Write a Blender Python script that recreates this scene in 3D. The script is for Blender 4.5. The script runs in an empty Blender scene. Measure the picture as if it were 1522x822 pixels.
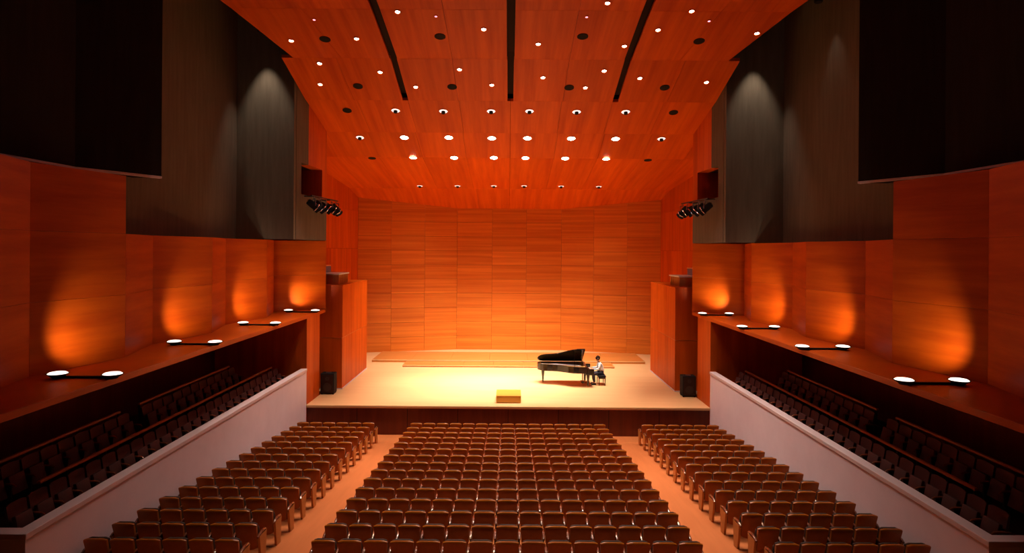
import bpy, bmesh, math, random
from mathutils import Vector, Matrix
random.seed(7)
S = bpy.context.scene
C = S.collection

# ------------------------------------------------------------------ camera, world, exposure
F = 918.0; CX, CY = 757.0, 371.0; EYE = 8.0; ROLL = 0.0075      # pixel frame 1522 x 822
cam = bpy.data.cameras.new('camera'); cam_o = bpy.data.objects.new('camera', cam); C.objects.link(cam_o)
cam.sensor_width = 36.0; cam.lens = F / 1522 * 36.0
cam.shift_x = (761 - CX) / 1522; cam.shift_y = -(411 - CY) / 1522
cam.clip_start = 0.1; cam.clip_end = 200
cam_o.matrix_world = Matrix.Translation((0, 0, EYE)) @ Matrix.Rotation(math.pi/2, 4, 'X') @ Matrix.Rotation(ROLL, 4, 'Z')
S.camera = cam_o
w = bpy.data.worlds.new('world'); S.world = w; w.use_nodes = True
w.node_tree.nodes['Background'].inputs[0].default_value = (0.0, 0.0, 0.0, 1)
S.view_settings.view_transform = 'Standard'; S.view_settings.look = 'None'
S.view_settings.gamma = 1; S.view_settings.use_curve_mapping = False
S.view_settings.exposure = 0.0
S.cycles.diffuse_bounces = 3; S.cycles.glossy_bounces = 3; S.cycles.max_bounces = 5
WARM = (1.0, 0.76, 0.58); STAGEC = (1.0, 0.88, 0.74); PINK = (1.0, 0.72, 0.62)
P_STAGE, P_HOUSE, P_LEDGE, P_WASH = 4500, 1600, 170, 330
HOUSE = (1.0, 0.80, 0.67)

# ------------------------------------------------------------------ materials
def newmat(name):
    m = bpy.data.materials.new(name); m.use_nodes = True
    nt = m.node_tree; return m, nt, nt.nodes['Principled BSDF']
def plain(name, col, rough=0.5, metal=0.0, spec=0.5, emit=None, coat=0.0):
    m, nt, b = newmat(name)
    b.inputs['Base Color'].default_value = (*col, 1); b.inputs['Roughness'].default_value = rough
    b.inputs['Metallic'].default_value = metal; b.inputs['Specular IOR Level'].default_value = spec
    b.inputs['Coat Weight'].default_value = coat
    if emit: b.inputs['Emission Color'].default_value = (*emit[0], 1); b.inputs['Emission Strength'].default_value = emit[1]
    return m
def grained(name, dark, light, scale, rough=0.4, spec=0.4, tint=0.0, fine=(1, 1, 1), bump=0.0, coat=0.0, lo=0.3, hi=0.7):
    """streaky wood / mottled surface in object space; tint = tone change from piece to piece"""
    m, nt, b = newmat(name); N, L = nt.nodes, nt.links
    tc = N.new('ShaderNodeTexCoord'); mp = N.new('ShaderNodeMapping'); mp.inputs['Scale'].default_value = scale
    L.new(tc.outputs['Object'], mp.inputs[0])
    oi = N.new('ShaderNodeObjectInfo')
    if tint:
        ml = N.new('ShaderNodeMath'); ml.operation = 'MULTIPLY'; ml.inputs[1].default_value = 37.0
        L.new(oi.outputs['Random'], ml.inputs[0]); L.new(ml.outputs[0], mp.inputs['Location'])
    n1 = N.new('ShaderNodeTexNoise'); n1.inputs['Scale'].default_value = 1.0; n1.inputs['Detail'].default_value = 5; n1.inputs['Roughness'].default_value = 0.6
    L.new(mp.outputs[0], n1.inputs[0])
    rp = N.new('ShaderNodeValToRGB'); rp.color_ramp.elements[0].position = lo; rp.color_ramp.elements[1].position = hi
    rp.color_ramp.elements[0].color = (*dark, 1); rp.color_ramp.elements[1].color = (*light, 1)
    L.new(n1.outputs['Fac'], rp.inputs[0])
    out = rp.outputs[0]
    if tint:
        mr = N.new('ShaderNodeMapRange'); mr.inputs[3].default_value = 1 - tint; mr.inputs[4].default_value = 1 + tint
        L.new(oi.outputs['Random'], mr.inputs[0])
        hs = N.new('ShaderNodeHueSaturation'); L.new(mr.outputs[0], hs.inputs['Value']); L.new(out, hs.inputs['Color']); out = hs.outputs[0]
    L.new(out, b.inputs['Base Color'])
    b.inputs['Roughness'].default_value = rough; b.inputs['Specular IOR Level'].default_value = spec; b.inputs['Coat Weight'].default_value = coat
    if bump:
        bp = N.new('ShaderNodeBump'); bp.inputs['Strength'].default_value = bump; bp.inputs['Distance'].default_value = 0.02
        L.new(n1.outputs['Fac'], bp.inputs['Height']); L.new(bp.outputs[0], b.inputs['Normal'])
    return m
WD, WL = (0.43, 0.052, 0.0015), (0.65, 0.112, 0.004)
M = {}
M['wood_back'] = grained('back_wall_veneer', (0.52,0.105,0.008), (0.74, 0.205, 0.022), (0.12, 0.12, 6.0), 0.42, 0.30, 0.055)
M['wood_side'] = grained('side_wall_veneer', WD, WL, (0.25, 0.25, 3.0), 0.45, 0.18, 0.06)
M['wood_ceil'] = grained('ceiling_veneer', (0.52, 0.066, 0.0018), (0.74, 0.128, 0.0045), (3.0, 0.16, 0.16), 0.5, 0.15, 0.06)
M['wood_vert'] = grained('upright_veneer', WD, WL, (3.0, 3.0, 0.2), 0.45, 0.2, 0.05)
M['stage'] = grained('stage_maple', (0.70, 0.40, 0.17), (0.78, 0.47, 0.23), (0.35, 6.0, 1), 0.36, 0.4)
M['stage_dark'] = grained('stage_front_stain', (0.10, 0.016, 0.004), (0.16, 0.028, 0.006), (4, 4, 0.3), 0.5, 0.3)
M['nosing'] = plain('stage_nosing', (0.75, 0.48, 0.22), 0.4)
M['riser'] = grained('riser_maple', (0.48, 0.155, 0.030), (0.56, 0.195, 0.042), (0.4, 5.0, 5.0), 0.38, 0.4)
M['podium'] = grained('podium_wood', (0.60, 0.26, 0.03), (0.66, 0.31, 0.04), (0.4, 5, 5), 0.5)
M['floor'] = grained('hall_floor_oak', (0.48, 0.145, 0.042), (0.56, 0.175, 0.054), (5.0, 0.5, 1), 0.38, 0.4)
M['white'] = grained('parapet_plaster', (0.76, 0.66, 0.72), (0.82, 0.72, 0.78), (1.2, 1.2, 1.2), 0.8, 0.2, bump=0.15)
M['cap'] = plain('parapet_cap_paint', (0.68, 0.55, 0.56), 0.6)
M['grey'] = grained('acoustic_grey', (0.12, 0.09, 0.062), (0.155, 0.118, 0.082), (6, 6, 0.6), 0.9, 0.1)
M['blackbox'] = grained('black_acoustic_cloth', (0.018,0.014,0.012), (0.026,0.02,0.017), (6,6,.6), 0.95, 0.05)  # near-black version of the acoustic grey, carrying the high box's shade
M['black'] = plain('matt_black', (0.012, 0.010, 0.010), 0.8, 0, 0.2)
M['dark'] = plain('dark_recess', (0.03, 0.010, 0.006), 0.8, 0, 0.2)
M['lacquer'] = plain('piano_lacquer', (0.012, 0.009, 0.008), 0.12, 0, 0.5)
M['shell'] = grained('seat_back_leather', (0.34, 0.085, 0.003), (0.40, 0.105, 0.005), (8, 8, 8), 0.28, 0.36, 0.08)
M['pad'] = plain('seat_pad_fabric', (0.045, 0.022, 0.016), 0.75, 0, 0.3)
M['arm'] = plain('armrest_varnish', (0.20, 0.055, 0.025), 0.14, 0, 0.7, coat=0.8)
M['standard'] = grained('seat_standard_wood', (0.46, 0.17, 0.03), (0.54, 0.21, 0.045), (10, 10, 1.2), 0.45)
M['iron'] = plain('seat_iron', (0.04, 0.025, 0.02), 0.5, 0.5)
M['tseat'] = plain('terrace_seat_fabric', (0.07, 0.012, 0.008), 0.7)
M['trail'] = grained('terrace_rail_wood', (0.40, 0.10, 0.02), (0.5, 0.14, 0.03), (1, 6, 6), 0.4)
M['chrome'] = plain('chrome', (0.85, 0.82, 0.80), 0.12, 1.0)
M['steel'] = plain('dull_steel', (0.35, 0.33, 0.33), 0.3, 1.0)
M['lamp_small'] = plain('downlight_lamp', (1, 1, 1), 0.4, emit=((1.0, 0.90, 0.74), 26))
M['lamp_big'] = plain('stage_light_lamp', (1, 1, 1), 0.4, emit=((1.0, 0.92, 0.76), 30))
M['lamp_dim'] = plain('wall_washer_lamp', (1, 1, 1), 0.4, emit=((1.0, 0.80, 0.74), 1.3))  # painted glow for chrome bowls, standing in for lamp light reflected in them
M['lamp_pink'] = plain('tiny_lamp', (1, 1, 1), 0.4, emit=((1.0, 0.35, 0.45), 2.0))
M['lamp_ledge'] = plain('ledge_lamp', (1, 1, 1), 0.4, emit=((1.0, 0.85, 0.70), 2.0))
M['lens'] = plain('spotlight_lens', (0.8, 0.8, 0.9), 0.1, emit=((0.80, 0.82, 1.0), 3.0))
M['gold'] = plain('piano_plate_gold', (0.85, 0.45, 0.12), 0.4, 0.1)
M['redfelt'] = plain('piano_inner_veneer', (0.40, 0.08, 0.03), 0.4)
M['ivory'] = plain('piano_keys', (0.85, 0.80, 0.70), 0.3)
M['shirt'] = plain('white_shirt', (0.82, 0.80, 0.82), 0.8)
M['trouser'] = plain('dark_trousers', (0.03, 0.03, 0.05), 0.8)
M['skin'] = plain('skin', (0.55, 0.27, 0.17), 0.5)
M['hair'] = plain('dark_hair', (0.03, 0.012, 0.006), 0.9, 0, 0.1)
M['paper'] = plain('sheet_paper', (0.8, 0.77, 0.72), 0.8)
M['strip'] = plain('pale_base_strip', (0.62, 0.52, 0.58), 0.5)
M['greypad'] = plain('grey_balcony_pad', (0.26, 0.22, 0.28), 0.7)

# ------------------------------------------------------------------ mesh helpers
class MB:
    def __init__(s): s.v, s.f, s.mi, s.mats = [], [], [], []
    def _m(s, m):
        if m is None: m = '_'
        if m not in s.mats: s.mats.append(m)
        return s.mats.index(m)
    def add(s, v, f, m=None):
        o = len(s.v); s.v += [tuple(p) for p in v]; k = s._m(m)
        for q in f: s.f.append([i + o for i in q]); s.mi.append(k)
        return s
    def hexa(s, p, m=None):      # p: 8 points, 0-3 bottom ring, 4-7 top ring
        return s.add(p, [(3,2,1,0),(4,5,6,7),(0,1,5,4),(1,2,6,5),(2,3,7,6),(3,0,4,7)], m)
    def box(s, x0, x1, y0, y1, z0, z1, m=None):
        return s.hexa([(x0,y0,z0),(x1,y0,z0),(x1,y1,z0),(x0,y1,z0),(x0,y0,z1),(x1,y0,z1),(x1,y1,z1),(x0,y1,z1)], m)
    def prism(s, poly, z0, z1, m=None):
        n = len(poly)
        v = [(x,y,z0) for x,y in poly] + [(x,y,z1) for x,y in poly]
        f = [tuple(range(n))[::-1], tuple(range(n, 2*n))] + [(i,(i+1)%n,(i+1)%n+n,i+n) for i in range(n)]
        return s.add(v, f, m)
    def lathe(s, prof, n=16, m=None, mat=None, cap=True):   # prof: (r,z) up the z axis; mat: Matrix to place it
        v, f = [], []
        for r, z in prof:
            for k in range(n):
                a = 2*math.pi*k/n; v.append(Vector((r*math.cos(a), r*math.sin(a), z)))
        for j in range(len(prof)-1):
            for k in range(n): f.append((j*n+k, j*n+(k+1)%n, (j+1)*n+(k+1)%n, (j+1)*n+k))
        if cap:
            f.append(tuple(range(n))[::-1]); f.append(tuple(range((len(prof)-1)*n, len(prof)*n)))
        if mat is not None: v = [mat @ p for p in v]
        return s.add(v, f, m)
    def tube(s, a, b, r, n=8, m=None, r2=None):
        a, b = Vector(a), Vector(b); d = b - a
        mt = Matrix.Translation(a) @ d.to_track_quat('Z', 'Y').to_matrix().to_4x4()
        return s.lathe([(r, 0), (r2 if r2 is not None else r, d.length)], n, m, mt)
    def mesh(s, name, mat=None, smooth=False, bevel=0.0, seg=2):
        me = bpy.data.meshes.new(name); me.from_pydata(s.v, [], s.f)
        ms = [M[mat]] if mat else [M[k] for k in s.mats]
        for m in ms: me.materials.append(m)
        if not mat: me.polygons.foreach_set('material_index', s.mi)
        bm = bmesh.new(); bm.from_mesh(me)
        bmesh.ops.recalc_face_normals(bm, faces=bm.faces)
        if bevel: bmesh.ops.bevel(bm, geom=list(bm.edges), offset=bevel, segments=seg, affect='EDGES', profile=0.5, clamp_overlap=True)
        bm.to_mesh(me); bm.free()
        if smooth:
            me.polygons.foreach_set('use_smooth', [True]*len(me.polygons)); me.set_sharp_from_angle(angle=0.7)
        me.update(); return me
    def build(s, name, mat=None, parent=None, **k): return place(name, s.mesh(name, mat, **k), parent)
def place(name, me, parent=None, loc=None, rz=0.0):
    o = bpy.data.objects.new(name, me); C.objects.link(o)
    if parent is not None: o.parent = parent
    if loc: o.location = loc
    if rz: o.rotation_euler = (0, 0, rz)
    return o
def tag(o, label=None, cat=None, group=None, kind=None):
    if label: o['label'] = label
    if cat: o['category'] = cat
    if group: o['group'] = group
    if kind: o['kind'] = kind
    return o
def empty(name, loc=(0,0,0), rz=0.0):
    o = bpy.data.objects.new(name, None); C.objects.link(o); o.location = loc; o.rotation_euler = (0,0,rz); o.empty_display_size = 0.1
    return o
def spot(name, loc, target, power, col, cone, blend=0.5, size=0.12, parent=None):
    l = bpy.data.lights.new(name, 'SPOT'); l.energy = power; l.color = col; l.spot_size = math.radians(cone); l.spot_blend = blend; l.shadow_soft_size = size
    o = bpy.data.objects.new(name, l); C.objects.link(o)
    d = Vector(target) - Vector(loc)
    mt = Matrix.Translation(loc) @ d.to_track_quat('-Z', 'Y').to_matrix().to_4x4()
    if parent is not None: o.parent = parent; o.matrix_local = Matrix.Translation(parent.location).inverted() @ mt
    else: o.matrix_world = mt
    return o
ORD = 'zeroth first second third fourth fifth sixth seventh eighth ninth tenth eleventh twelfth thirteenth fourteenth fifteenth sixteenth seventeenth eighteenth nineteenth twentieth'.split() + ['twenty-first','twenty-second','twenty-third','twenty-fourth','twenty-fifth','twenty-sixth','twenty-seventh','twenty-eighth','twenty-ninth','thirtieth']
def struct(o, label): return tag(o, label, None, None, 'structure')

# ------------------------------------------------------------------ key dimensions (x right, y depth from the camera's foot, z up)
YS = 26.5; ZS = 1.27; XW = 8.66           # stage edge, stage height, parapet / pilaster plane
RAKE = 0.093; Y_ROW1 = 25.1
def zfloor(y): return max(0.0, RAKE*(Y_ROW1 + 0.5 - y))
LEDGE0, LEDGE1 = 4.97, 5.12
LAMP_Y = (13.5, 18.2, 22.9, 27.6)

# ------------------------------------------------------------------ hall floor
fl = empty('floor'); struct(fl, 'orange oak hall floor sloping down to the stage')
f = MB()
yb = Y_ROW1 + 0.5
f.hexa([(-XW,5,-.3),(XW,5,-.3),(XW,yb,-.3),(-XW,yb,-.3),(-XW,5,zfloor(5)),(XW,5,zfloor(5)),(XW,yb,0),(-XW,yb,0)])
f.box(-XW, XW, yb, YS+.2, -.3, 0)
f.build('floor_slab', 'floor', fl)

# ------------------------------------------------------------------ stage
st = empty('stage'); struct(st, 'pale maple stage platform with dark front')
MB().prism([(-XW,YS),(XW,YS),(XW,29.0),(11.2,29.0),(10.2,42.2),(-10.2,42.2),(-11.2,29.0),(-XW,29.0)], ZS-.12, ZS).build('stage_boards', 'stage', st)
MB().box(-XW, XW, YS-.04, YS-.002, ZS-.07, ZS+.004).build('nosing', 'nosing', st, bevel=.008)
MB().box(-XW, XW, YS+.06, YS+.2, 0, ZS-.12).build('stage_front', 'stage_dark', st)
for k in range(1, 8):
    x = -XW + 2*XW*k/8
    MB().box(x-.012, x+.012, YS+.045, YS+.06, 0, ZS-.12).build('front_joint', 'dark', st)

# risers at the back of the stage
def riser(x0, x1, y0, y1, z0, z1, label):
    e = empty('stage_riser', ((x0+x1)/2, y0, z0)); ox, oy, oz = e.location
    n = 7; wdt = (x1-x0)/n
    for k in range(n):
        MB().box(x0+k*wdt+.004-ox, x0+(k+1)*wdt-.004-ox, y0-oy, y1-oy, 0, z1-z0).build('riser_section', 'riser', e, bevel=.006, seg=1)
    MB().box(x0-ox, x1-ox, y0-.02-oy, y0-.001-oy, z1-z0-.03, z1-z0+.004).build('riser_nosing', 'nosing', e)
    tag(e, label, 'riser')
riser(-8.1, 8.1, 36.6, 39.6, ZS, ZS+.15, 'long low wooden riser platform along the back wall')
riser(-6.05, 6.05, 35.2, 36.57, ZS, ZS+.10, 'shorter wooden riser platform in front of the long riser')

# podium
po = empty('conductor_podium', (0.02, 27.05, ZS))
MB().box(-.54, .54, 0, 1.2, .02, .30).build('podium_box', 'podium', po, bevel=.01)
MB().box(-.50, .50, .03, 1.17, 0, .02).build('podium_base', 'dark', po)
MB().box(-.55, .55, -.01, 1.21, .30, .325).build('podium_top', 'podium', po, bevel=.008)
tag(po, 'small orange wooden podium box at the stage edge', 'podium')

# ------------------------------------------------------------------ back wall of veneer panels
wb = empty('wall_back'); struct(wb, 'back wall of the stage in horizontal orange veneer panels')
YB, YC = 41.5, 39.8
cols = [(-9.75,YC),(-7.7,YC+.56),(-5.6,YC+1.13),(-3.5,YB),(-1.15,YB),(1.15,YB),(3.5,YB),(5.6,YC+1.13),(7.7,YC+.56),(9.75,YC)]
rows = [ZS, 2.2, 3.15, 4.1, 5.05, 6.0, 6.95, 7.9, 8.85, 9.8, 11.6]
for i in range(9):
    (xa,ya),(xb,yb_) = cols[i], cols[i+1]
    for j in range(10):
        g = .006; dx, dy = xb-xa, yb_-ya; ln = math.hypot(dx,dy); ex, ey = dx/ln*g, dy/ln*g
        dpt = random.uniform(0, .012)
        MB().prism([(xa+ex,ya+ey-dpt),(xb-ex,yb_-ey-dpt),(xb-ex,yb_+.1),(xa+ex,ya+.1)], rows[j]+g, rows[j+1]-g).build('veneer_panel', 'wood_back', wb)
MB().prism([(-9.9,YC+.11),(-3.5,YB+.11),(3.5,YB+.11),(9.9,YC+.11),(9.9,YB+.4),(-9.9,YB+.4)], 0, 13).build('wall_backing', 'dark', wb)

# ------------------------------------------------------------------ ceiling: stepped veneer sheets
PROF = [(11.0,17.4),(20.5,15.95),(23.7,15.3),(26.5,14.37),(31.7,12.7),(38.3,11.75),(41.7,10.68)]
def zceil(y):
    for (a,za),(b,zb) in zip(PROF, PROF[1:]):
        if y <= b: return za + (zb-za)*(y-a)/(b-a)
    return PROF[-1][1]
ce = empty('ceiling'); struct(ce, 'faceted orange veneer ceiling with three dark slots stepping down to the stage')
def half(y):                              # half width of the ceiling sheet at depth y
    if y < 23.7: return 8.35 + .30*(23.7-y)
    if y < 29.2: return 8.80
    return 11.2
def sheet(xa0, xa1, xb0, xb1, ya, yb, lift=0.0):
    za, zb = zceil(ya+1e-6)+lift, zceil(yb-1e-6)+lift; g = .006
    MB().hexa([(xa0+g,ya+g,za),(xa1-g,ya+g,za),(xb1-g,yb-g,zb),(xb0+g,yb-g,zb),
               (xa0+g,ya+g,za+.12),(xa1-g,ya+g,za+.12),(xb1-g,yb-g,zb+.12),(xb0+g,yb-g,zb+.12)]).build('ceiling_panel', 'wood_ceil', ce)
SL = .13
for ya, yb, s in ((11.0,20.5,.14),(20.5,23.7,.14),(23.7,26.5,.12)):
    ha, hb = half(ya), half(yb-1e-6) if yb != 26.5 else 8.8
    if ya == 23.7: ha = 8.8
    bays = [(-ha,-hb,-4.5-s,-4.5-s),(-4.5+s,-4.5+s,-s,-s),(s,s,4.5-s,4.5-s),(4.5+s,4.5+s,ha,hb)]
    for a0,b0,a1,b1 in bays:
        n = 2
        for k in range(n):
            sheet(a0+(a1-a0)*k/n, a0+(a1-a0)*(k+1)/n, b0+(b1-b0)*k/n, b0+(b1-b0)*(k+1)/n, ya, yb)
for ya, yb, hh, n in ((26.5,29.2,8.8,8),(29.2,31.7,11.2,10),(31.7,38.3,11.2,10),(38.3,41.7,10.4,10)):
    for k in range(n): sheet(-hh+2*hh*k/n, -hh+2*hh*(k+1)/n, -hh+2*hh*k/n, -hh+2*hh*(k+1)/n, ya, yb)
MB().box(-16, 16, 5, 30, 19.6, 19.8).build('upper_void', 'black', ce)
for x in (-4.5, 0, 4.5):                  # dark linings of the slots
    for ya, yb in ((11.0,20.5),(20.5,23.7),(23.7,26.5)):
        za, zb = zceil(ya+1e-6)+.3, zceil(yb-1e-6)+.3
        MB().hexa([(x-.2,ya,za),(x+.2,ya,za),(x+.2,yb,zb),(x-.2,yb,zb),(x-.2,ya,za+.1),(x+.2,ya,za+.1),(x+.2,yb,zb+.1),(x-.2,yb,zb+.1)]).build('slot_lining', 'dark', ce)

# ------------------------------------------------------------------ side walls, ledges, parapets, terraces (both sides)
def side(sx, word):
    X = lambda x: sx*x
    def P(poly): return [(sx*x, y) for x, y in poly]
    wall = empty('wall_'+word); struct(wall, word+' side wall of the hall in pleated veneer with grey acoustic boxes above')
    # pleated veneer above the ledge
    pts = []
    for y0 in (8.8,) + LAMP_Y[:-1]:
        pts += [(10.55, y0+.1), (10.0, y0+2.6)]
    pts += [(10.55, 27.7), (8.66, 29.2)]
    pts = [(10.2, 6.0)] + pts
    for (xa,ya),(xb,yb) in zip(pts, pts[1:]):
        top = 9.85 if ya < 16.0 else 8.34
        zs = [LEDGE1, 6.75, 8.34] + ([9.85] if top > 9 else [])
        for z0, z1 in zip(zs, zs[1:]):
            MB().prism(P([(xa,ya+.004),(xb,yb-.004),(12.0,yb-.004),(12.0,ya+.004)]), z0+.003, z1-.003).build('veneer_panel', 'wood_side', wall)
    # acoustic boxes
    def box(poly, z0, z1, name='acoustic_panel', mat='grey'): return MB().prism(P(poly), z0, z1).build(name, mat, wall)
    box([(11.2,16.9),(11.2,25.3),(11.6,25.3),(11.6,16.9)], 8.36, 19.5)                     # long face
    box([(8.85,25.3),(11.6,25.3),(11.6,25.55),(8.85,25.55)], 8.36, 19.5)                    # face to the audience
    box([(10.1,17.9),(11.2,15.9),(11.35,6.0),(13,6.0),(13,18.3),(10.4,18.3)], 10.05, 19.5, 'dark_box', 'blackbox')   # high box, its lack of light put into the colour
    MB().prism(P([(10.09,17.92),(11.19,15.9),(11.33,11.0),(11.45,11.0),(11.3,16.0),(10.22,18.0)]), 9.99, 10.05).build('panel_edge_trim', 'cap', wall)  # pale strip painted in for uplight catching the box's lower edge
    def fx(y): return 8.85 - .19*(y-25.3)/3.9
    def ap(y0, y1, z0, z1, name, mat): return box([(fx(y0),y0),(fx(y1),y1),(9.2,y1),(9.2,y0)], z0, z1, name, mat)
    ap(25.56, 26.1, 8.36, 15.6, 'acoustic_panel', 'grey')
    ap(26.1, 29.2, 8.36, 10.28, 'acoustic_panel', 'grey')
    ap(28.6, 29.2, 10.28, 15.2, 'veneer_panel', 'wood_vert')
    ap(26.1, 26.9, 11.62, 15.4, 'acoustic_panel', 'grey')
    ap(26.9, 28.6, 11.62, 15.2, 'veneer_panel', 'wood_vert')
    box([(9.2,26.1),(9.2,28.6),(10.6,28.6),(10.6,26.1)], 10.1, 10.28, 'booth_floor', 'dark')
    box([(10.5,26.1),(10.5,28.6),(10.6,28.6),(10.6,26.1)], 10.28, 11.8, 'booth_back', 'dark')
    box([(9.2,28.6),(10.6,28.6),(10.6,28.7),(9.2,28.7)], 10.28, 11.8, 'booth_side', 'wood_vert')
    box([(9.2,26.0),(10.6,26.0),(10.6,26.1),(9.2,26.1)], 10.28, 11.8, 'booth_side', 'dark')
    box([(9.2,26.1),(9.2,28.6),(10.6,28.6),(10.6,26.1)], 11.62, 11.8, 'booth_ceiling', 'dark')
    # ledge and soffit above the terrace
    led = empty('trim_ledge_'+word); struct(led, 'veneer ledge over the '+word+' terrace carrying pairs of lamps')
    MB().prism(P([(XW,6.0),(XW,29.2),(13,29.2),(13,6.0)]), LEDGE0, LEDGE1).build('ledge_slab', 'wood_side', led, bevel=.01, seg=1)
    # pilaster between terrace and stage
    pil = empty('wall_pilaster_'+word); struct(pil, word+' veneer pier between terrace opening and stage')
    for a, b in ((26.5,27.4),(27.4,28.3)):
        MB().prism(P([(XW,a+.003),(XW,b-.003),(13,b-.003),(13,a+.003)]), 0, LEDGE0).build('veneer_panel', 'wood_vert', pil)
    # parapet
    par = empty('wall_parapet_'+word); struct(par, 'long pale pink plaster parapet in front of the '+word+' terrace')
    ya = 11.1
    MB().prism(P([(XW,ya),(XW,YS),(XW+.18,YS),(XW+.18,ya+.18),(13,ya+.18),(13,ya)]), -.2, 2.72).build('parapet_wall', 'white', par)
    MB().prism(P([(XW-.03,ya-.03),(XW-.03,YS),(XW+.24,YS),(XW+.24,ya+.24),(13,ya+.24),(13,ya-.03)]), 2.72, 2.83).build('parapet_cap', 'cap', par, bevel=.012, seg=2)
    MB().prism(P([(XW,5),(XW,ya-.01),(13,ya-.01),(13,5)]), -.2, 1.6).build('rear_floor', 'floor', par)
    # terrace floor, back wall
    ter = empty('floor_terrace_'+word); struct(ter, 'dark stepped floor of the '+word+' side terrace')
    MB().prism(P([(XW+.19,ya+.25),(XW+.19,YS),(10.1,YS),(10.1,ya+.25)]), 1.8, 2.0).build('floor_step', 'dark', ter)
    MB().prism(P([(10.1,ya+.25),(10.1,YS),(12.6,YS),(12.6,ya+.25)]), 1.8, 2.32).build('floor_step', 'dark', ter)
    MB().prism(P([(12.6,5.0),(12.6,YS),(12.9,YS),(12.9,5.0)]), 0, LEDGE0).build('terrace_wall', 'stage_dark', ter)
    # stage side wall
    sw = empty('wall_stage_'+word); struct(sw, word+' side wall of the stage in deep red veneer')
    sp = [(11.05,29.31),(10.4,34.5),(9.75,39.8)]
    for (xa,y1),(xb,y2) in zip(sp, sp[1:]):
        zs = [ZS, 4.6, 8.0, 10.4, 13.4]
        for z0, z1 in zip(zs, zs[1:]):
            MB().prism(P([(xa,y1+.004),(xb,y2-.004),(11.6,y2-.004),(11.6,y1+.004)]), z0+.004, z1-.004).build('veneer_panel', 'wood_vert', sw)
    MB().prism(P([(8.70,29.21),(8.70,29.3),(11.6,29.3),(11.6,29.21)]), LEDGE1, 15.0).build('wall_return', 'wood_vert', sw)
    return wall
side(-1, 'left'); side(1, 'right')

# ------------------------------------------------------------------ stage towers with balcony benches on top
def tower(sx, word):
    t = empty('stage_tower', (sx*7.95, 29.5, ZS))
    def L(poly): return [(sx*(x-7.95), y-29.5) for x, y in poly]
    zt = 6.25-ZS; zm = 3.72-ZS
    def wx(y): return 11.0 - .1226*(y-29.2) - .04
    for z0, z1 in ((.05, zm-.008), (zm+.008, zt)):
        MB().prism(L([(8.0,29.55),(8.0,34.6),(wx(34.6),34.6),(wx(29.55),29.55)]), z0, z1).build('tower_core', 'wood_vert', t)
        for a, b in ((29.56,31.24),(31.26,32.92),(32.94,34.6)):
            MB().prism(L([(7.95,a),(7.95,b),(8.0,b),(8.0,a)]), z0, z1).build('side_panel', 'wood_vert', t)
        MB().prism(L([(7.95,29.5),(10.9,29.5),(10.9,29.55),(7.95,29.55)]), z0, z1).build('front_panel', 'wood_vert', t)
    MB().prism(L([(7.96,29.52),(7.96,34.6),(9,34.6),(9,29.52)]), zm-.008, zm+.008).build('joint_strip', 'strip', t)
    MB().prism(L([(7.93,29.5),(7.93,34.6),(9.9,34.6),(9.9,29.5)]), 0, .05).build('base_strip', 'strip', t)
    MB().prism(L([(7.93,29.48),(7.93,34.62),(7.949,34.62),(7.949,29.48)]), zt-.06, zt).build('top_rail', 'wood_vert', t, bevel=.01)
    tag(t, 'tall veneer stage tower standing along the '+word+' side of the stage', 'tower', 'stage towers')
    # slatted bench with grey padded back on the tower top
    b = empty('balcony_bench', (sx*8.9, 30.0, 6.25))
    for k in range(9):
        y = .05 + k*.2
        MB().box(-.62, .62, y, y+.1, 0, .46).build('slat', 'standard', b)
    MB().box(-.66, .66, -.02, 1.85, .46, .52).build('bench_seat', 'paper', b, bevel=.012)
    s0 = sx*.28
    MB().box(min(s0, s0+sx*.36), max(s0, s0+sx*.36), -.02, 1.85, .52, .84).build('bench_back', 'greypad', b, bevel=.02)
    MB().box(min(s0-.02, s0+sx*.38), max(s0-.02, s0+sx*.38), -.04, 1.87, .84, .89).build('back_cap', 'nosing', b, bevel=.01)
    tag(b, 'slatted wooden bench with grey back on top of the '+word+' stage tower', 'bench', 'benches on the stage towers')
tower(-1, 'left'); tower(1, 'right')
rl = empty('wall_rail', (10.55, 32.2, 7.35))
MB().tube((0,-1.2,0),(-.2,1.2,0),.035).build('rail_bar', 'nosing', rl)
for y in (-.9, .9): MB().tube((-.02,y,0),(.25,y,0),.02).build('rail_bracket', 'steel', rl)
tag(rl, 'short pale handrail on the stage wall above the right tower', 'handrail')

# loudspeakers on the stage floor
def loudspeaker(x, y, word):
    e = empty('loudspeaker', (x, y, ZS))
    MB().box(-.31, .31, -.25, .25, .04, .96).build('cabinet', 'black', e, bevel=.02)
    MB().box(-.27, .27, -.265, -.251, .09, .91).build('front_grille', 'dark', e, bevel=.005)
    for r, z in ((.19,.34),(.09,.73)):
        MB().lathe([(r,0),(r,.012),(r*.8,.012),(r*.3,.004)], 20, mat=Matrix.Translation((0,-.265,z)) @ Matrix.Rotation(math.pi/2,4,'X')).build('driver', 'iron', e)
    for a in (-.26,.26):
        for b in (-.2,.2): MB().lathe([(.03,0),(.03,.04)], 8, mat=Matrix.Translation((a,b,0))).build('rubber_foot', 'black', e)
    MB().box(-.12,.12,-.05,.05,.96,.985).build('carry_handle', 'steel', e, bevel=.008)
    tag(e, 'black loudspeaker cabinet at the foot of the %s stage tower' % word, 'loudspeaker', 'loudspeakers beside the towers')
loudspeaker(-8.33, 28.65, 'left'); loudspeaker(8.33, 28.65, 'right')

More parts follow.
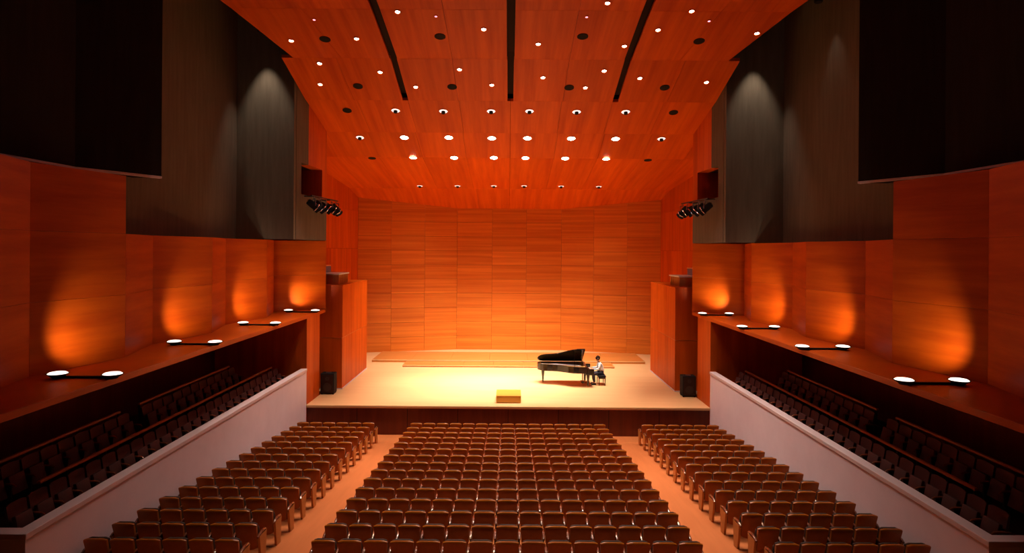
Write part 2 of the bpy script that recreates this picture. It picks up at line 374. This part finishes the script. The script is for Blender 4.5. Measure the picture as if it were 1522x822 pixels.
# ------------------------------------------------------------------ ceiling fixtures
def ray(px, py):
    u, v = px-CX, py-CY; c, s = math.cos(ROLL), math.sin(ROLL)
    return u*c+v*s, -u*s+v*c
def on_ceiling(px, py):
    u, v = ray(px, py); r = -v/F
    for (a,za),(b,zb) in zip(PROF, PROF[1:]):
        m = (zb-za)/(b-a); y = (za - m*a - EYE)/(r - m)
        if a-1e-6 <= y <= b+1e-6 or b > 41: return Vector((u*y/F, y, EYE + r*y)), math.atan(m)
def lamp_mesh_set():
    d = {}
    d['ring_s'] = MB().lathe([(.08,0),(.105,0),(.105,-.03),(.09,-.035),(.08,-.02)], 16, cap=False).mesh('trim_ring', 'wood_ceil', smooth=True)
    d['bulb_s'] = MB().lathe([(.08,.0),(.075,-.02),(.05,-.04),(.01,-.045)], 14).mesh('lamp', 'lamp_small', smooth=True)
    d['bulb_t'] = MB().lathe([(.05,.0),(.045,-.02),(.01,-.03)], 10).mesh('lamp', 'lamp_pink', smooth=True)
    d['ring_t'] = MB().lathe([(.05,0),(.07,0),(.07,-.02),(.05,-.02)], 12, cap=False).mesh('trim_ring', 'wood_ceil', smooth=True)
    d['ring_b'] = MB().lathe([(.18,0),(.20,0),(.20,-.03),(.19,-.035),(.18,-.02)], 20, cap=False).mesh('trim_ring', 'chrome', smooth=True)
    d['bulb_b'] = MB().lathe([(.18,.0),(.17,-.025),(.10,-.045),(.02,-.05)], 18).mesh('lamp', 'lamp_big', smooth=True)
    d['ring_d'] = MB().lathe([(.17,0),(.20,0),(.20,-.02),(.17,-.025)], 18, cap=False).mesh('trim_ring', 'dark', smooth=True)
    d['grille'] = MB().lathe([(.18,0),(.18,-.012),(.05,-.018)], 18).mesh('grille', 'black', smooth=True)
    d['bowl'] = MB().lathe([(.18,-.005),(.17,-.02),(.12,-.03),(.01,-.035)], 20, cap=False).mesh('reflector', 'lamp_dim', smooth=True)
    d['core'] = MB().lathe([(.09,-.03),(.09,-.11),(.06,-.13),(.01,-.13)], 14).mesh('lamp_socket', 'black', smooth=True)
    return d
LM = lamp_mesh_set()
def fixture(name, px, py, parts, label, cat, group, light=None):
    p, a = on_ceiling(px, py)
    e = empty(name, p); e.rotation_euler = (a, 0, 0)
    for n, k in parts: place(n, LM[k], e)
    if light:
        pw, col, cone, bl, tgt = light
        t = p + Vector((0,0,-8)) if tgt is None else Vector(tgt(p))
        bpy.context.view_layer.update()
        l = spot('light_source', p + Vector((0,0,-.16)), t, pw, col, cone, bl)
        mw = l.matrix_world.copy(); l.parent = e
        l.matrix_parent_inverse = (Matrix.Translation(p) @ Matrix.Rotation(a, 4, 'X')).inverted(); 
    tag(e, label, cat, group); return e
small_hi = [(433,60),(530,57),(591,17),(719,43),(800,65),(903,4),(928,68),(978,44),(1028,16),(1125,49)]
small_lo = [(475,94),(476,125),(565,107),(618,129),(683,103),(731,126),(807,115),(870,130),(898,105),(951,116),(1050,122)]
for lst, band in ((small_hi,'topmost ceiling band'),(small_lo,'ceiling band where the slots end')):
    for i, (x, y) in enumerate(sorted(lst)):
        fixture('downlight', x, y, (('trim_ring','ring_s'),('lamp','bulb_s')), 'small lit downlight, %s from the left on the %s' % (ORD[i+1], band), 'downlight', 'small lit downlights', (P_HOUSE, HOUSE, 68 if 560 < x < 960 else 40, .8, lambda p: (p.x*(1.2 if abs(p.x) < 5.2 else .68), p.y-(3.5 if p.y < 23.7 else .4), 0)))
for i, (x, y) in enumerate([(467,29),(648,24),(872,25),(1054,31)]):
    fixture('pilot_light', x, y, (('trim_ring','ring_t'),('lamp','bulb_t')), 'tiny faint pink light, %s from the left near the top of the ceiling' % ORD[i+1], 'ceiling light', 'tiny pink ceiling lights')
dark_rows = [([(483,58),(654,54),(866,54),(1039,61)], 'in the topmost row'), ([(532,128),(672,129),(846,130),(988,130)], 'in the row where the slots end'),
             ([(516,164),(1001,167)], 'beside the chrome fixtures'), ([(553,235),(963,238)], 'beside the second lit row')]
for lst, wd in dark_rows:
    for i, (x, y) in enumerate(lst):
        fixture('ceiling_speaker', x, y, (('trim_ring','ring_d'),('grille','grille')), 'round dark ceiling grille, %s from the left %s' % (ORD[i+1], wd), 'ceiling grille', 'round dark ceiling grilles')
for i, (x, y) in enumerate([(588,164),(659,165),(730,165),(787,165),(857,166),(930,166)]):
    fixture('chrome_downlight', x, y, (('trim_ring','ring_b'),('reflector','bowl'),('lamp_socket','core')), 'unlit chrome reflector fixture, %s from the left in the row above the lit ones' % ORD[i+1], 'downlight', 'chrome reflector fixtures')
for i, (x, y) in enumerate([(535,204),(983,206)]):
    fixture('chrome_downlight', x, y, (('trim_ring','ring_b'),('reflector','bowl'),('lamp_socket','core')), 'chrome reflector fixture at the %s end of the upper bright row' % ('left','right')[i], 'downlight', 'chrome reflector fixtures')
for r, (lst, wd) in enumerate((([(601,204),(667,204),(731,205),(784,205),(849,205.5),(915,206)], 'upper'), ([(614,234),(675,234),(734,234),(781,234.5),(840,235),(901,236)], 'lower'))):
    for i, (x, y) in enumerate(lst):
        fixture('stage_downlight', x, y, (('trim_ring','ring_b'),('lamp','bulb_b')), 'large bright stage light, %s from the left in the %s of two bright rows' % (ORD[i+1], wd), 'stage light', 'large lit stage lights',
                (P_STAGE, STAGEC, 42, 1.0, lambda p: (p.x*.68-.9, p.y+.3, ZS)) if r == 0 else (P_STAGE*.95, STAGEC, 76, 1.0, lambda p: (p.x*.9-.3, p.y+4.2, ZS)))
for i, (x, y) in enumerate([(624,276),(680,276),(734,276),(779,276),(834,276.5),(890,277)]):
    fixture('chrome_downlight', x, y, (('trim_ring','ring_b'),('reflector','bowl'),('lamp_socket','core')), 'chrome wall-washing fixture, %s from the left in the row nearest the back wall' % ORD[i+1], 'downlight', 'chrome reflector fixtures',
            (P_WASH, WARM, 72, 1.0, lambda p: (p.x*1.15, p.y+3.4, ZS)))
# unseen downlights, added in the same pattern to light the rear seats
k = 0
for y in (13.5, 16.8):
    for x in (-5.6, -2.8, 0.2, 2.9, 5.7):
        k += 1
        e = empty('downlight', (x, y, zceil(y))); e.rotation_euler = (math.atan(-.153), 0, 0)
        place('trim_ring', LM['ring_s'], e); place('lamp', LM['bulb_s'], e)
        l = spot('light_source', (x, y, zceil(y)-.16), (x*.85, y-1, 0), P_HOUSE*.5, HOUSE, 40, .8)
        l.parent = e; l.matrix_parent_inverse = (Matrix.Translation(e.location) @ Matrix.Rotation(math.atan(-.153), 4, 'X')).inverted()
        tag(e, 'small downlight over the rear seats, %s of ten, out of frame' % ORD[k], 'downlight', 'downlights over the rear seats')

# wall washers on the dark upper walls
for sx, word in ((-1,'left'),(1,'right')):
    for x, y, pw, lab in ((9.95, 24.6, 560, 'front'), (10.6, 21.3, 50, 'second')):
        if sx < 0 and lab == 'second': continue
        e = empty('wall_washer', (sx*x, y, 16.6))
        MB().lathe([(.12,0),(.14,.02),(.14,.4),(.05,.45)], 14).build('can', 'black', e, smooth=True)
        MB().tube((0,0,.45),(0,0,2.95),.02).build('stem', 'black', e)
        spot('light_source', (sx*x, y, 16.55), (sx*(x+(.0 if lab=='front' else .25)), y+(.25 if lab=='front' else 0), 13.5), pw, (1,.86,.72), 52, .7, .05, e)
        tag(e, '%s black hanging can light washing the grey box on the %s wall' % (lab, word), 'wall washer', 'can lights on the upper walls')

# ------------------------------------------------------------------ lamp pairs on the ledges
for sx, word in ((-1,'left'),(1,'right')):
    for i, y in enumerate(LAMP_Y):
        e = empty('ledge_lamp', (sx*9.25, y, LEDGE1))
        MB().box(-.62, .62, -.035, .035, 0, .05).build('cross_arm', 'black', e, bevel=.008, seg=1)
        for x in (-.6, .6):
            MB().lathe([(.10,0),(.12,.03),(.20,.08),(.22,.10),(.20,.10)], 20, mat=Matrix.Translation((x,0,0))).build('lamp_bowl', 'black', e, smooth=True)
            MB().lathe([(.2,.095),(.16,.125),(.08,.14),(.01,.145)], 20, mat=Matrix.Translation((x,0,0))).build('lamp', 'lamp_ledge', e, smooth=True)
        pw = P_LEDGE
        tx, ty, tz = (10.2, y+1.5, 6.2) if i < 3 else (9.5, 28.8, 6.2)
        spot('light_source', (sx*9.55, y+.05, LEDGE1+.2), (sx*tx, ty, tz), pw, WARM, 82, .9, .1, e)
        tag(e, '%s ledge lamp pair from the stage on the %s wall' % (('fourth','third','second','nearest')[i], word), 'wall lamp', 'ledge lamp pairs')

# ------------------------------------------------------------------ theatre spotlights below the wall booths
def spotlight(name, loc, target, label, lit):
    e = empty(name, loc); v = (Vector(target)-Vector(loc)).normalized()
    q = v.to_track_quat('Z','X').to_matrix().to_4x4()
    MB().lathe([(.07,-.34),(.13,-.30),(.15,-.1),(.15,.12),(.19,.14),(.19,.26),(.17,.26)], 16, mat=q, cap=False).build('housing', 'black', e, smooth=True)
    MB().lathe([(.17,.20),(.12,.225),(.01,.23)], 16, mat=q).build('lens', 'lens' if lit else 'chrome', e, smooth=True)
    MB().lathe([(.195,.10),(.2,.12),(.195,.14)], 16, mat=q, cap=False).build('chrome_band', 'chrome', e, smooth=True)
    MB().lathe([(.005,-.37),(.05,-.365),(.075,-.345),(.072,-.335)], 14, mat=q).build('rear_cap', 'chrome', e, smooth=True)
    s = Vector((0,0,1)).cross(v).normalized()*.2
    y = MB()
    y.tube(s, s+Vector((0,0,.28)), .016); y.tube(-s, -s+Vector((0,0,.28)), .016); y.tube(s+Vector((0,0,.28)), -s+Vector((0,0,.28)), .016)
    y.tube((0,0,.28),(0,0,.385),.02)
    y.build('yoke', 'steel', e)
    if lit: spot('light_source', Vector(loc)+v*.3, target, 900, (1,.84,.66), 24, .5, .08, e)
    tag(e, label, 'spotlight', 'theatre spotlights')
for sx, word in ((-1,'left'),(1,'right')):
    br = empty('lighting_bar', (sx*8.35, 26.2, 10.22))
    MB().tube((0,-.2,0),(sx*-.25,2.9,0),.03).build('pipe', 'iron', br)
    for y in (.25, 2.3): MB().tube((sx*-.03*y,y,0),(sx*(.5-.05*(y+.9)),y,0),.025).build('bracket', 'iron', br)
    tag(br, 'dark pipe below the booth opening on the %s wall carrying spotlights' % word, 'lighting bar', 'lighting bars')
    for i, (x, y, dz, tx, ty, lit) in enumerate(((8.38,26.3,-.42,-1.5,33,True),(8.30,27.0,-.42,1.0,31,True),(8.22,27.7,-.42,-4,30,False),(8.14,28.35,-.42,-3,34,True),(8.05,28.9,-.42,3,36,False))):
        x = 8.35 - .25*(y-26.0)/3.1
        spotlight('theatre_spotlight', (sx*x, y, 10.22+dz), (sx*tx, ty, ZS), 'black theatre spotlight under the %s booth, %s towards the stage' % (word, ORD[i+1]), lit)

# ------------------------------------------------------------------ audience seats
PITCH = .532
def shell_mb(w_top, w_bot, z0, z1, lean, thick, curve, y_off=0.0, m=None, nx=6, nz=5):
    """curved slab: wide at the top, narrower below, hollow towards the sitter, rounded top edge"""
    mb = MB(); V = []; Fc = []
    TL = [0, .25, .5, .75, .92, .975, 1.0]; RB = [0, 0, 0, 0, 0, .012, .03]; nz = 6
    def pt(i, j, side):
        u = i/nx*2-1; t = TL[j]; wd = (w_bot+(w_top-w_bot)*t)/2
        yy = y_off - lean*t - curve*(1-u*u) + (RB[j] if side else thick)
        z = z0+(z1-z0)*t
        if j >= 4: z -= .03*abs(u)**7 * (j-3)/3
        if j == 0: z += .05*abs(u)**3
        return (u*wd, yy, z)
    n = (nx+1)*(nz+1)
    for side in (1, 0):
        for j in range(nz+1):
            for i in range(nx+1): V.append(pt(i,j,side))
    id = lambda i,j,s: (0 if s else n)+j*(nx+1)+i
    for j in range(nz):
        for i in range(nx):
            Fc.append((id(i,j,1),id(i+1,j,1),id(i+1,j+1,1),id(i,j+1,1))); Fc.append((id(i,j,0),id(i,j+1,0),id(i+1,j+1,0),id(i+1,j,0)))
    for i in range(nx):
        Fc.append((id(i,nz,1),id(i+1,nz,1),id(i+1,nz,0),id(i,nz,0))); Fc.append((id(i,0,1),id(i,0,0),id(i+1,0,0),id(i+1,0,1)))
    for j in range(nz):
        Fc.append((id(0,j,1),id(0,j+1,1),id(0,j+1,0),id(0,j,0))); Fc.append((id(nx,j,1),id(nx,j,0),id(nx,j+1,0),id(nx,j+1,1)))
    mb.add(V, Fc, m); return mb
def arm_mb(x):
    mb = MB(); sec = [(-.14,.585,.024),(-.06,.618,.031),(.10,.636,.033),(.26,.626,.030),(.31,.59,.020)]
    V, Fc = [], []; n = 8
    for y, z, r in sec:
        for k in range(n):
            a = 2*math.pi*k/n; V.append((x+r*math.cos(a), y, z+.8*r*math.sin(a)))
    for j in range(len(sec)-1):
        for k in range(n): Fc.append((j*n+k,j*n+(k+1)%n,(j+1)*n+(k+1)%n,(j+1)*n+k))
    Fc.append(tuple(range(n))); Fc.append(tuple(range((len(sec)-1)*n, len(sec)*n)))
    return mb.add(V, Fc)
def std_mb(x, wide=.018, end=False):
    mb = MB()
    if end:
        pr = [(.02,0),(.24,0),(.30,.58),(-.10,.60)]
    else: pr = [(.06,0),(.2,0),(.22,.6),(.0,.6)]
    return mb.hexa([(x-wide,pr[0][0],-.04),(x+wide,pr[0][0],-.04),(x+wide,pr[1][0],-.04),(x-wide,pr[1][0],-.04),
                    (x-wide,pr[3][0],pr[3][1]),(x+wide,pr[3][0],pr[3][1]),(x+wide,pr[2][0],pr[2][1]),(x-wide,pr[2][0],pr[2][1])])
def seatpad_mb():
    mb = MB()
    return mb.hexa([(-.22,.09,.40),(.22,.09,.40),(.22,.20,.36),(-.22,.20,.36),(-.21,.02,.74),(.21,.02,.74),(.21,.10,.76),(-.21,.10,.76)])
H = PITCH/2
shell_me = shell_mb(.474, .42, .26, .885, .16, .060, .025)
pad_src = shell_mb(.42, .40, .46, .872, .115, .05, .02, .062)
ME = {'back_shell': shell_me.mesh('back_shell','shell',smooth=True),
      'back_cushion': pad_src.mesh('back_cushion','pad',smooth=True),
      'seat_cushion': seatpad_mb().mesh('seat_cushion','pad',smooth=True,bevel=.025),
      'arm_l': arm_mb(-H).mesh('armrest','arm',smooth=True), 'arm_r': arm_mb(H).mesh('armrest','arm',smooth=True),
      'std_l': std_mb(-H).mesh('standard','iron'), 'std_r': std_mb(H).mesh('standard','iron'),
      'end_l': std_mb(-H,.028,True).mesh('end_panel','standard',bevel=.008), 'end_r': std_mb(H,.028,True).mesh('end_panel','standard',bevel=.008)}
def seat_parts(first, last):
    out = [('back_shell','back_shell'),('back_cushion','back_cushion'),('seat_cushion','seat_cushion'),('armrest','arm_l')]
    out.append(('end_panel','end_l') if first else ('standard','std_l'))
    if last: out += [('armrest','arm_r'),('end_panel','end_r')]
    return out
BLOCKS = [('left', -XW+.06, 6), ('centre', -7.5*PITCH, 15), ('right', XW-.06-6*PITCH, 6)]
NROW = 15; DROW = .90
far = bmesh.new(); far_mats = ['shell','pad','arm','iron','standard']; far_idx = {k: i for i, k in enumerate(far_mats)}
def far_add(me, matkey, M4):
    tmp = bmesh.new(); tmp.from_mesh(me); tmp.transform(M4)
    vs = [far.verts.new(v.co) for v in tmp.verts]; tmp.verts.index_update()
    for fc in tmp.faces:
        nf = far.faces.new([vs[v.index] for v in fc.verts]); nf.material_index = far_idx[matkey]; nf.smooth = True
    tmp.free()
KEYMAT = {'back_shell':'shell','back_cushion':'pad','seat_cushion':'pad','arm_l':'arm','arm_r':'arm','std_l':'iron','std_r':'iron','end_l':'standard','end_r':'standard'}
for r in range(NROW):
    y = Y_ROW1 + .13 - r*DROW; z = zfloor(y)
    for bn, x0, n in BLOCKS:
        for k in range(n):
            x = x0 + (k+.5)*PITCH; parts = seat_parts(k == 0, k == n-1)
            if r < 4:
                for nm, key in parts: far_add(ME[key], KEYMAT[key], Matrix.Translation((x,y,z)))
                continue
            e = empty('auditorium_chair', (x, y, z))
            for nm, key in parts: place(nm, ME[key], e)
            where = {'left': 'from the left wall in the left block', 'right': 'from the aisle in the right block', 'centre': 'from the left aisle in the centre block'}[bn]
            tag(e, 'brown seat %s %s, %s row from the stage' % (ORD[k+1], where, ORD[r+1]), 'seat', 'brown seats on the hall floor')
fm = bpy.data.meshes.new('front_row_seats'); far.to_mesh(fm); far.free()
for k in far_mats: fm.materials.append(M[k])
fm.set_sharp_from_angle(angle=.7)
tag(place('front_row_seats', fm), 'brown seats of the four small rows nearest the stage', 'seats', None, 'stuff')

# ------------------------------------------------------------------ terrace seats and rails
tb = shell_mb(.50, .46, .30, .98, .10, .05, .02).mesh('backrest','tseat',smooth=True)
tc = seatpad_mb().mesh('seat_cushion','tseat',smooth=True,bevel=.02)
ta = arm_mb(-.28).mesh('armrest','arm',smooth=True); ts = std_mb(-.28).mesh('standard','iron')
for sx, word in ((-1,'left'),(1,'right')):
    rz = -math.pi/2 if sx < 0 else math.pi/2          # face the middle of the hall
    for row, (x, z, y1) in enumerate(((9.62, 2.0, 25.6),(10.72, 2.32, 24.0))):
        i = 0; y = y1
        while y > 11.9:
            if not (row == 1 and 17.4 < y < 18.4):
                i += 1
                e = empty('terrace_chair', (sx*x, y, z), rz)
                place('backrest', tb, e); place('seat_cushion', tc, e); place('armrest', ta, e); place('standard', ts, e)
                tag(e, 'dark red %s terrace seat, %s from the stage in the %s row' % (word, ORD[i], ('front','rear')[row]), 'seat', 'dark seats on the side terraces')
            y -= .56
    for nm, x, z, ya, yb in (('front row',9.87,3.02,13.0,25.7),('rear row, nearer the stage',10.95,3.34,18.3,24.2),('rear row, farther from the stage',10.95,3.34,12.2,17.4)):
        e = empty('terrace_rail', (sx*x, (ya+yb)/2, z)); h = (yb-ya)/2
        MB().box(-.04,.04,-h,h,-.03,.03).build('handrail','trail',e,bevel=.01)
        n = max(2, int((yb-ya)/2)); zb = (2.0 if x < 10 else 2.32)-z
        for k in range(n+1):
            yy = -h+.05+(2*h-.1)*k/n; MB().box(-.02,.02,yy-.02,yy+.02,zb,-.03).build('post','iron',e)
        tag(e, 'wooden rail behind the %s terrace seats, %s' % (word, nm), 'rail', 'terrace rails')

# ------------------------------------------------------------------ grand piano
pn = empty('grand_piano', (4.2, 31.78, ZS))
def PW(u, w): return (-u, -w)
bent = [(0,1.55),(.75,1.55),(1.0,1.51),(1.25,1.38),(1.5,1.18),(1.75,1.02),(2.0,.95),(2.25,.92),(2.45,.86),(2.6,.74),(2.7,.56),(2.74,.36),(2.70,.16),(2.60,.04),(2.45,0)]
def inset(poly, d):
    n = len(poly); out = []
    for i in range(n):
        a, b, c = Vector(poly[i-1]), Vector(poly[i]), Vector(poly[(i+1)%n])
        n1 = Vector((-(b-a).y,(b-a).x)).normalized(); n2 = Vector((-(c-b).y,(c-b).x)).normalized()
        m = (n1+n2); m = m/max(.3, m.length_squared)*2
        out.append(tuple(b + m*d))
    return out
rim = [(.32,0),(.32,1.55)] + bent[1:]
rimW = [PW(u,w_) for u,w_ in rim]
inn = inset(rimW, .05)
cen = Vector((-1.4,-.6))
if (Vector(inn[5])-cen).length > (Vector(rimW[5])-cen).length: inn = inset(rimW, -.05)
mb = MB(); n = len(rimW)
v = [(x,y,.68) for x,y in rimW]+[(x,y,1.0) for x,y in rimW]+[(x,y,.68) for x,y in inn]+[(x,y,1.0) for x,y in inn]
fcs = []
for i in range(n):
    j = (i+1)%n
    fcs += [(i,j,n+j,n+i),(2*n+i,3*n+i,3*n+j,2*n+j),(n+i,n+j,3*n+j,3*n+i),(i,2*n+i,2*n+j,j)]
mb.add(v, fcs).build('rim','lacquer',pn)
MB().prism(inn, .70, .93).build('soundboard','redfelt',pn)
pl = inset(inn, .05)
if (Vector(pl[5])-cen).length > (Vector(inn[5])-cen).length: pl = inset(inn, -.05)
plate = MB().prism(pl, .93, .97).build('plate','gold',pn)
for k in range(14):
    w0 = .18+k*.085; u1 = 2.55 if w0 < .75 else max(1.05, 2.4-(w0-.75)*2.0)
    MB().tube((-.6,-w0,.98),(-u1,-(w0*.72+.06),.98),.006,5).build('string','steel',plate)
# keybed, cheeks, keys, fallboard
MB().box(-.40,0,-1.55,0,.60,.70).build('keybed','lacquer',pn,bevel=.008)
for w0 in (0,1.45): MB().box(-.36,-.0,-(w0+.10),-w0,.70,.90).build('cheek','lacquer',pn,bevel=.015)
keys = MB().box(-.20,-.035,-1.40,-.15,.70,.735).build('white_keys','ivory',pn)
bk = [i for i in range(51) if i % 7 in (0,1,3,4,5)]
for i in bk:
    yy = -.17-i*1.21/51; MB().box(-.20,-.10,yy-.012,yy-.002,.735,.75).build('black_key','lacquer',keys)
MB().hexa([(-.24,-1.45,.72),(-.20,-1.45,.72),(-.20,-.10,.72),(-.24,-.10,.72),(-.30,-1.45,.93),(-.27,-1.45,.93),(-.27,-.10,.93),(-.30,-.10,.93)]).build('fallboard','lacquer',pn)
desk = MB().hexa([(-.46,-1.15,1.0),(-.44,-1.15,1.0),(-.44,-.40,1.0),(-.46,-.40,1.0),(-.56,-1.15,1.26),(-.54,-1.15,1.26),(-.54,-.40,1.26),(-.56,-.40,1.26)]).build('music_desk','lacquer',pn)
MB().hexa([(-.435,-.98,1.03),(-.43,-.98,1.03),(-.43,-.58,1.03),(-.435,-.58,1.03),(-.515,-.98,1.24),(-.51,-.98,1.24),(-.51,-.58,1.24),(-.515,-.58,1.24)]).build('sheet_music','paper',desk)
# lid, hinged on the far straight side, near edge raised
lidp = [(.42,0),(.42,1.57)] + [(u,w_*1.012) for u,w_ in bent[1:]]
A = math.radians(31)
def lid_pt(u, w_, t): return (-u, -(w_*math.cos(A)-t*math.sin(A)), 1.01 + w_*math.sin(A)+t*math.cos(A))
n = len(lidp)
v = [lid_pt(u,w_,0) for u,w_ in lidp]+[lid_pt(u,w_,.03) for u,w_ in lidp]
MB().add(v, [tuple(range(n))[::-1],tuple(range(n,2*n))]+[(i,(i+1)%n,(i+1)%n+n,i+n) for i in range(n)]).build('lid','lacquer',pn)
fp = [(.44,.02),(.44,1.56),(.82,1.54),(.82,.02)]
v = [lid_pt(u,w_,.032) for u,w_ in fp]+[lid_pt(u,w_,.06) for u,w_ in fp]
MB().add(v, [(3,2,1,0),(4,5,6,7),(0,1,5,4),(1,2,6,5),(2,3,7,6),(3,0,4,7)]).build('lid_flap','lacquer',pn)
MB().tube((-.95,-1.46,.98), lid_pt(.95,1.30,0), .014).build('lid_prop','lacquer',pn)
def leg(u, w_):
    e = MB(); mt = Matrix.Translation((-u,-w_,0))
    e.lathe([(.035,.07),(.045,.12),(.05,.3),(.075,.52),(.085,.62),(.085,.68)],12,mat=mt)
    o = e.build('leg','lacquer',pn,smooth=True)
    MB().lathe([(.03,0),(.035,.03),(.03,.07)],10,mat=mt).build('caster','gold',o,smooth=True)
leg(.28,1.42); leg(.28,.13); leg(2.45,.48)
ly = MB().box(-.50,-.46,-.90,-.66,.05,.62)
ly.box(-.56,-.40,-.94,-.62,.10,.17); o = ly.build('pedal_lyre','lacquer',pn)
for w0 in (.70,.78,.86): MB().box(-.40,-.26,-w0-.02,-w0+.02,.08,.10).build('pedal','gold',o,bevel=.005,seg=1)
tag(pn, 'black concert grand piano with raised lid on the stage', 'piano')

# bench
be = empty('piano_bench', (4.66, 31.02, ZS))
MB().box(-.19,.19,-.36,.36,.40,.50).build('padded_seat','black',be,bevel=.025)
MB().box(-.18,.18,-.34,.34,.34,.40).build('frame','lacquer',be)
for a in (-.15,.15):
    for b in (-.31,.31): MB().lathe([(.018,0),(.028,.34)],8,mat=Matrix.Translation((a,b,0))).build('leg','lacquer',be)
tag(be, 'black padded bench under the pianist', 'bench')

# ------------------------------------------------------------------ pianist
def skin(name, verts, edges, radii, mat, parent, root=0, sub=2):
    me = bpy.data.meshes.new(name); me.from_pydata(verts, edges, []); me.materials.append(M[mat])
    o = place(name, me, parent)
    md = o.modifiers.new('skin','SKIN'); md.use_smooth_shade = True
    if not me.skin_vertices: 
        bpy.context.view_layer.objects.active = o
    for i, r in enumerate(radii):
        sv = me.skin_vertices[0].data[i]; sv.radius = (r, r) if not isinstance(r, tuple) else r; sv.use_root = (i == root)
    sb = o.modifiers.new('sub','SUBSURF'); sb.levels = sub; sb.render_levels = sub
    return o
pe = empty('person', (4.68, 31.02, ZS))       # faces -x, local origin on the floor under the seat
def limb(V, E, R, start, chain):
    p = start
    for c, r in chain:
        V.append(c); R.append(r); E.append((p, len(V)-1)); p = len(V)-1
    return p
V = [(0,0,.60)]; R = [.135]; E = []
ch = limb(V,E,R,0,[((-.02,0,.76),.13),((-.07,0,.92),.14),((-.12,0,1.05),.125)])
nk = limb(V,E,R,ch,[((-.15,0,1.12),.058),((-.18,0,1.17),.055),((-.21,0,1.245),.085),((-.215,0,1.32),.09),((-.20,0,1.375),.06)])
hands = []
for s in (-1,1):
    sh = limb(V,E,R,ch,[((-.12,s*.17,1.04),.062),((-.16,s*.24,.90),.05),((-.20,s*.26,.80),.043),((-.34,s*.24,.79),.037),((-.47,s*.21,.79),.027)])
    pa = limb(V,E,R,sh,[((-.53,s*.20,.795),.030),((-.57,s*.20,.80),.030)])
    for q, (dy, ln) in enumerate(((-.030,.055),(-.010,.066),(.010,.062),(.030,.048))):
        limb(V,E,R,pa,[((-.60,s*.20+dy,.80),.0095),((-.60-ln*.6,s*.20+dy*1.15,.793),.009),((-.60-ln,s*.20+dy*1.2,.770),.008)])
    limb(V,E,R,pa-1,[((-.545,s*(.20-.04),.785),.011),((-.575,s*(.20-.055),.772),.009)])
    limb(V,E,R,0,[((-.04,s*.10,.565),.095),((-.22,s*.13,.55),.082),((-.40,s*.15,.53),.062),((-.40,s*.15,.32),.055),((-.36,s*.15,.10),.040),((-.40,s*.15,.045),.042),((-.52,s*.16,.035),.035)])
body = skin('body', V, E, R, 'skin', pe)
# shirt
V = [(0,0,.60)]; R = [.155]; E = []
ch = limb(V,E,R,0,[((-.02,0,.76),.15),((-.07,0,.92),.16),((-.12,0,1.05),.145),((-.14,0,1.10),.075)])
for s in (-1,1): limb(V,E,R,3,[((-.12,s*.17,1.04),.078),((-.16,s*.24,.90),.066),((-.20,s*.26,.80),.058),((-.34,s*.24,.79),.048),((-.45,s*.212,.79),.038)])
skin('shirt', V, E, R, 'shirt', pe)
V = [(0,0,.585)]; R = [.15]; E = []
for s in (-1,1): limb(V,E,R,0,[((-.04,s*.10,.57),.11),((-.22,s*.13,.555),.098),((-.40,s*.15,.535),.078),((-.40,s*.15,.32),.068),((-.37,s*.15,.13),.058)])
skin('trousers', V, E, R, 'trouser', pe)
for s in (-1,1):
    MB().hexa([(-.55,s*.16-.045,0),(-.29,s*.16-.042,0),(-.29,s*.16+.042,0),(-.55,s*.16+.045,0),(-.53,s*.16-.035,.05),(-.31,s*.16-.035,.11),(-.31,s*.16+.035,.11),(-.53,s*.16+.035,.05)]).build('shoe','black',pe,bevel=.015)
hm = MB()
hm.lathe([(.02,.125),(.06,.118),(.098,.08),(.112,.02),(.11,-.03),(.09,-.07)],16,mat=Matrix.Translation((-.195,0,1.315)) @ Matrix.Rotation(math.radians(28),4,'Y'),cap=True)
hm.build('hair','hair',pe,smooth=True)
hd = MB().lathe([(.004,-.028),(.012,-.018),(.010,0),(.004,.012)],8,mat=Matrix.Translation((-.312,0,1.29)) ).build('nose','skin',pe,smooth=True)
for s in (-1,1):
    MB().lathe([(.005,-.03),(.02,-.015),(.022,.01),(.006,.03)],8,mat=Matrix.Translation((-.20,s*.098,1.30))).build('ear','skin',pe,smooth=True)
    MB().lathe([(.003,-.011),(.011,0),(.003,.011)],8,mat=Matrix.Translation((-.298,s*.035,1.315))).build('eye','black',pe,smooth=True)
MB().box(-.293,-.280,-.025,.025,1.243,1.252).build('mouth','redfelt',pe)
tag(pe, 'person in a white shirt and dark trousers playing the grand piano', 'person')
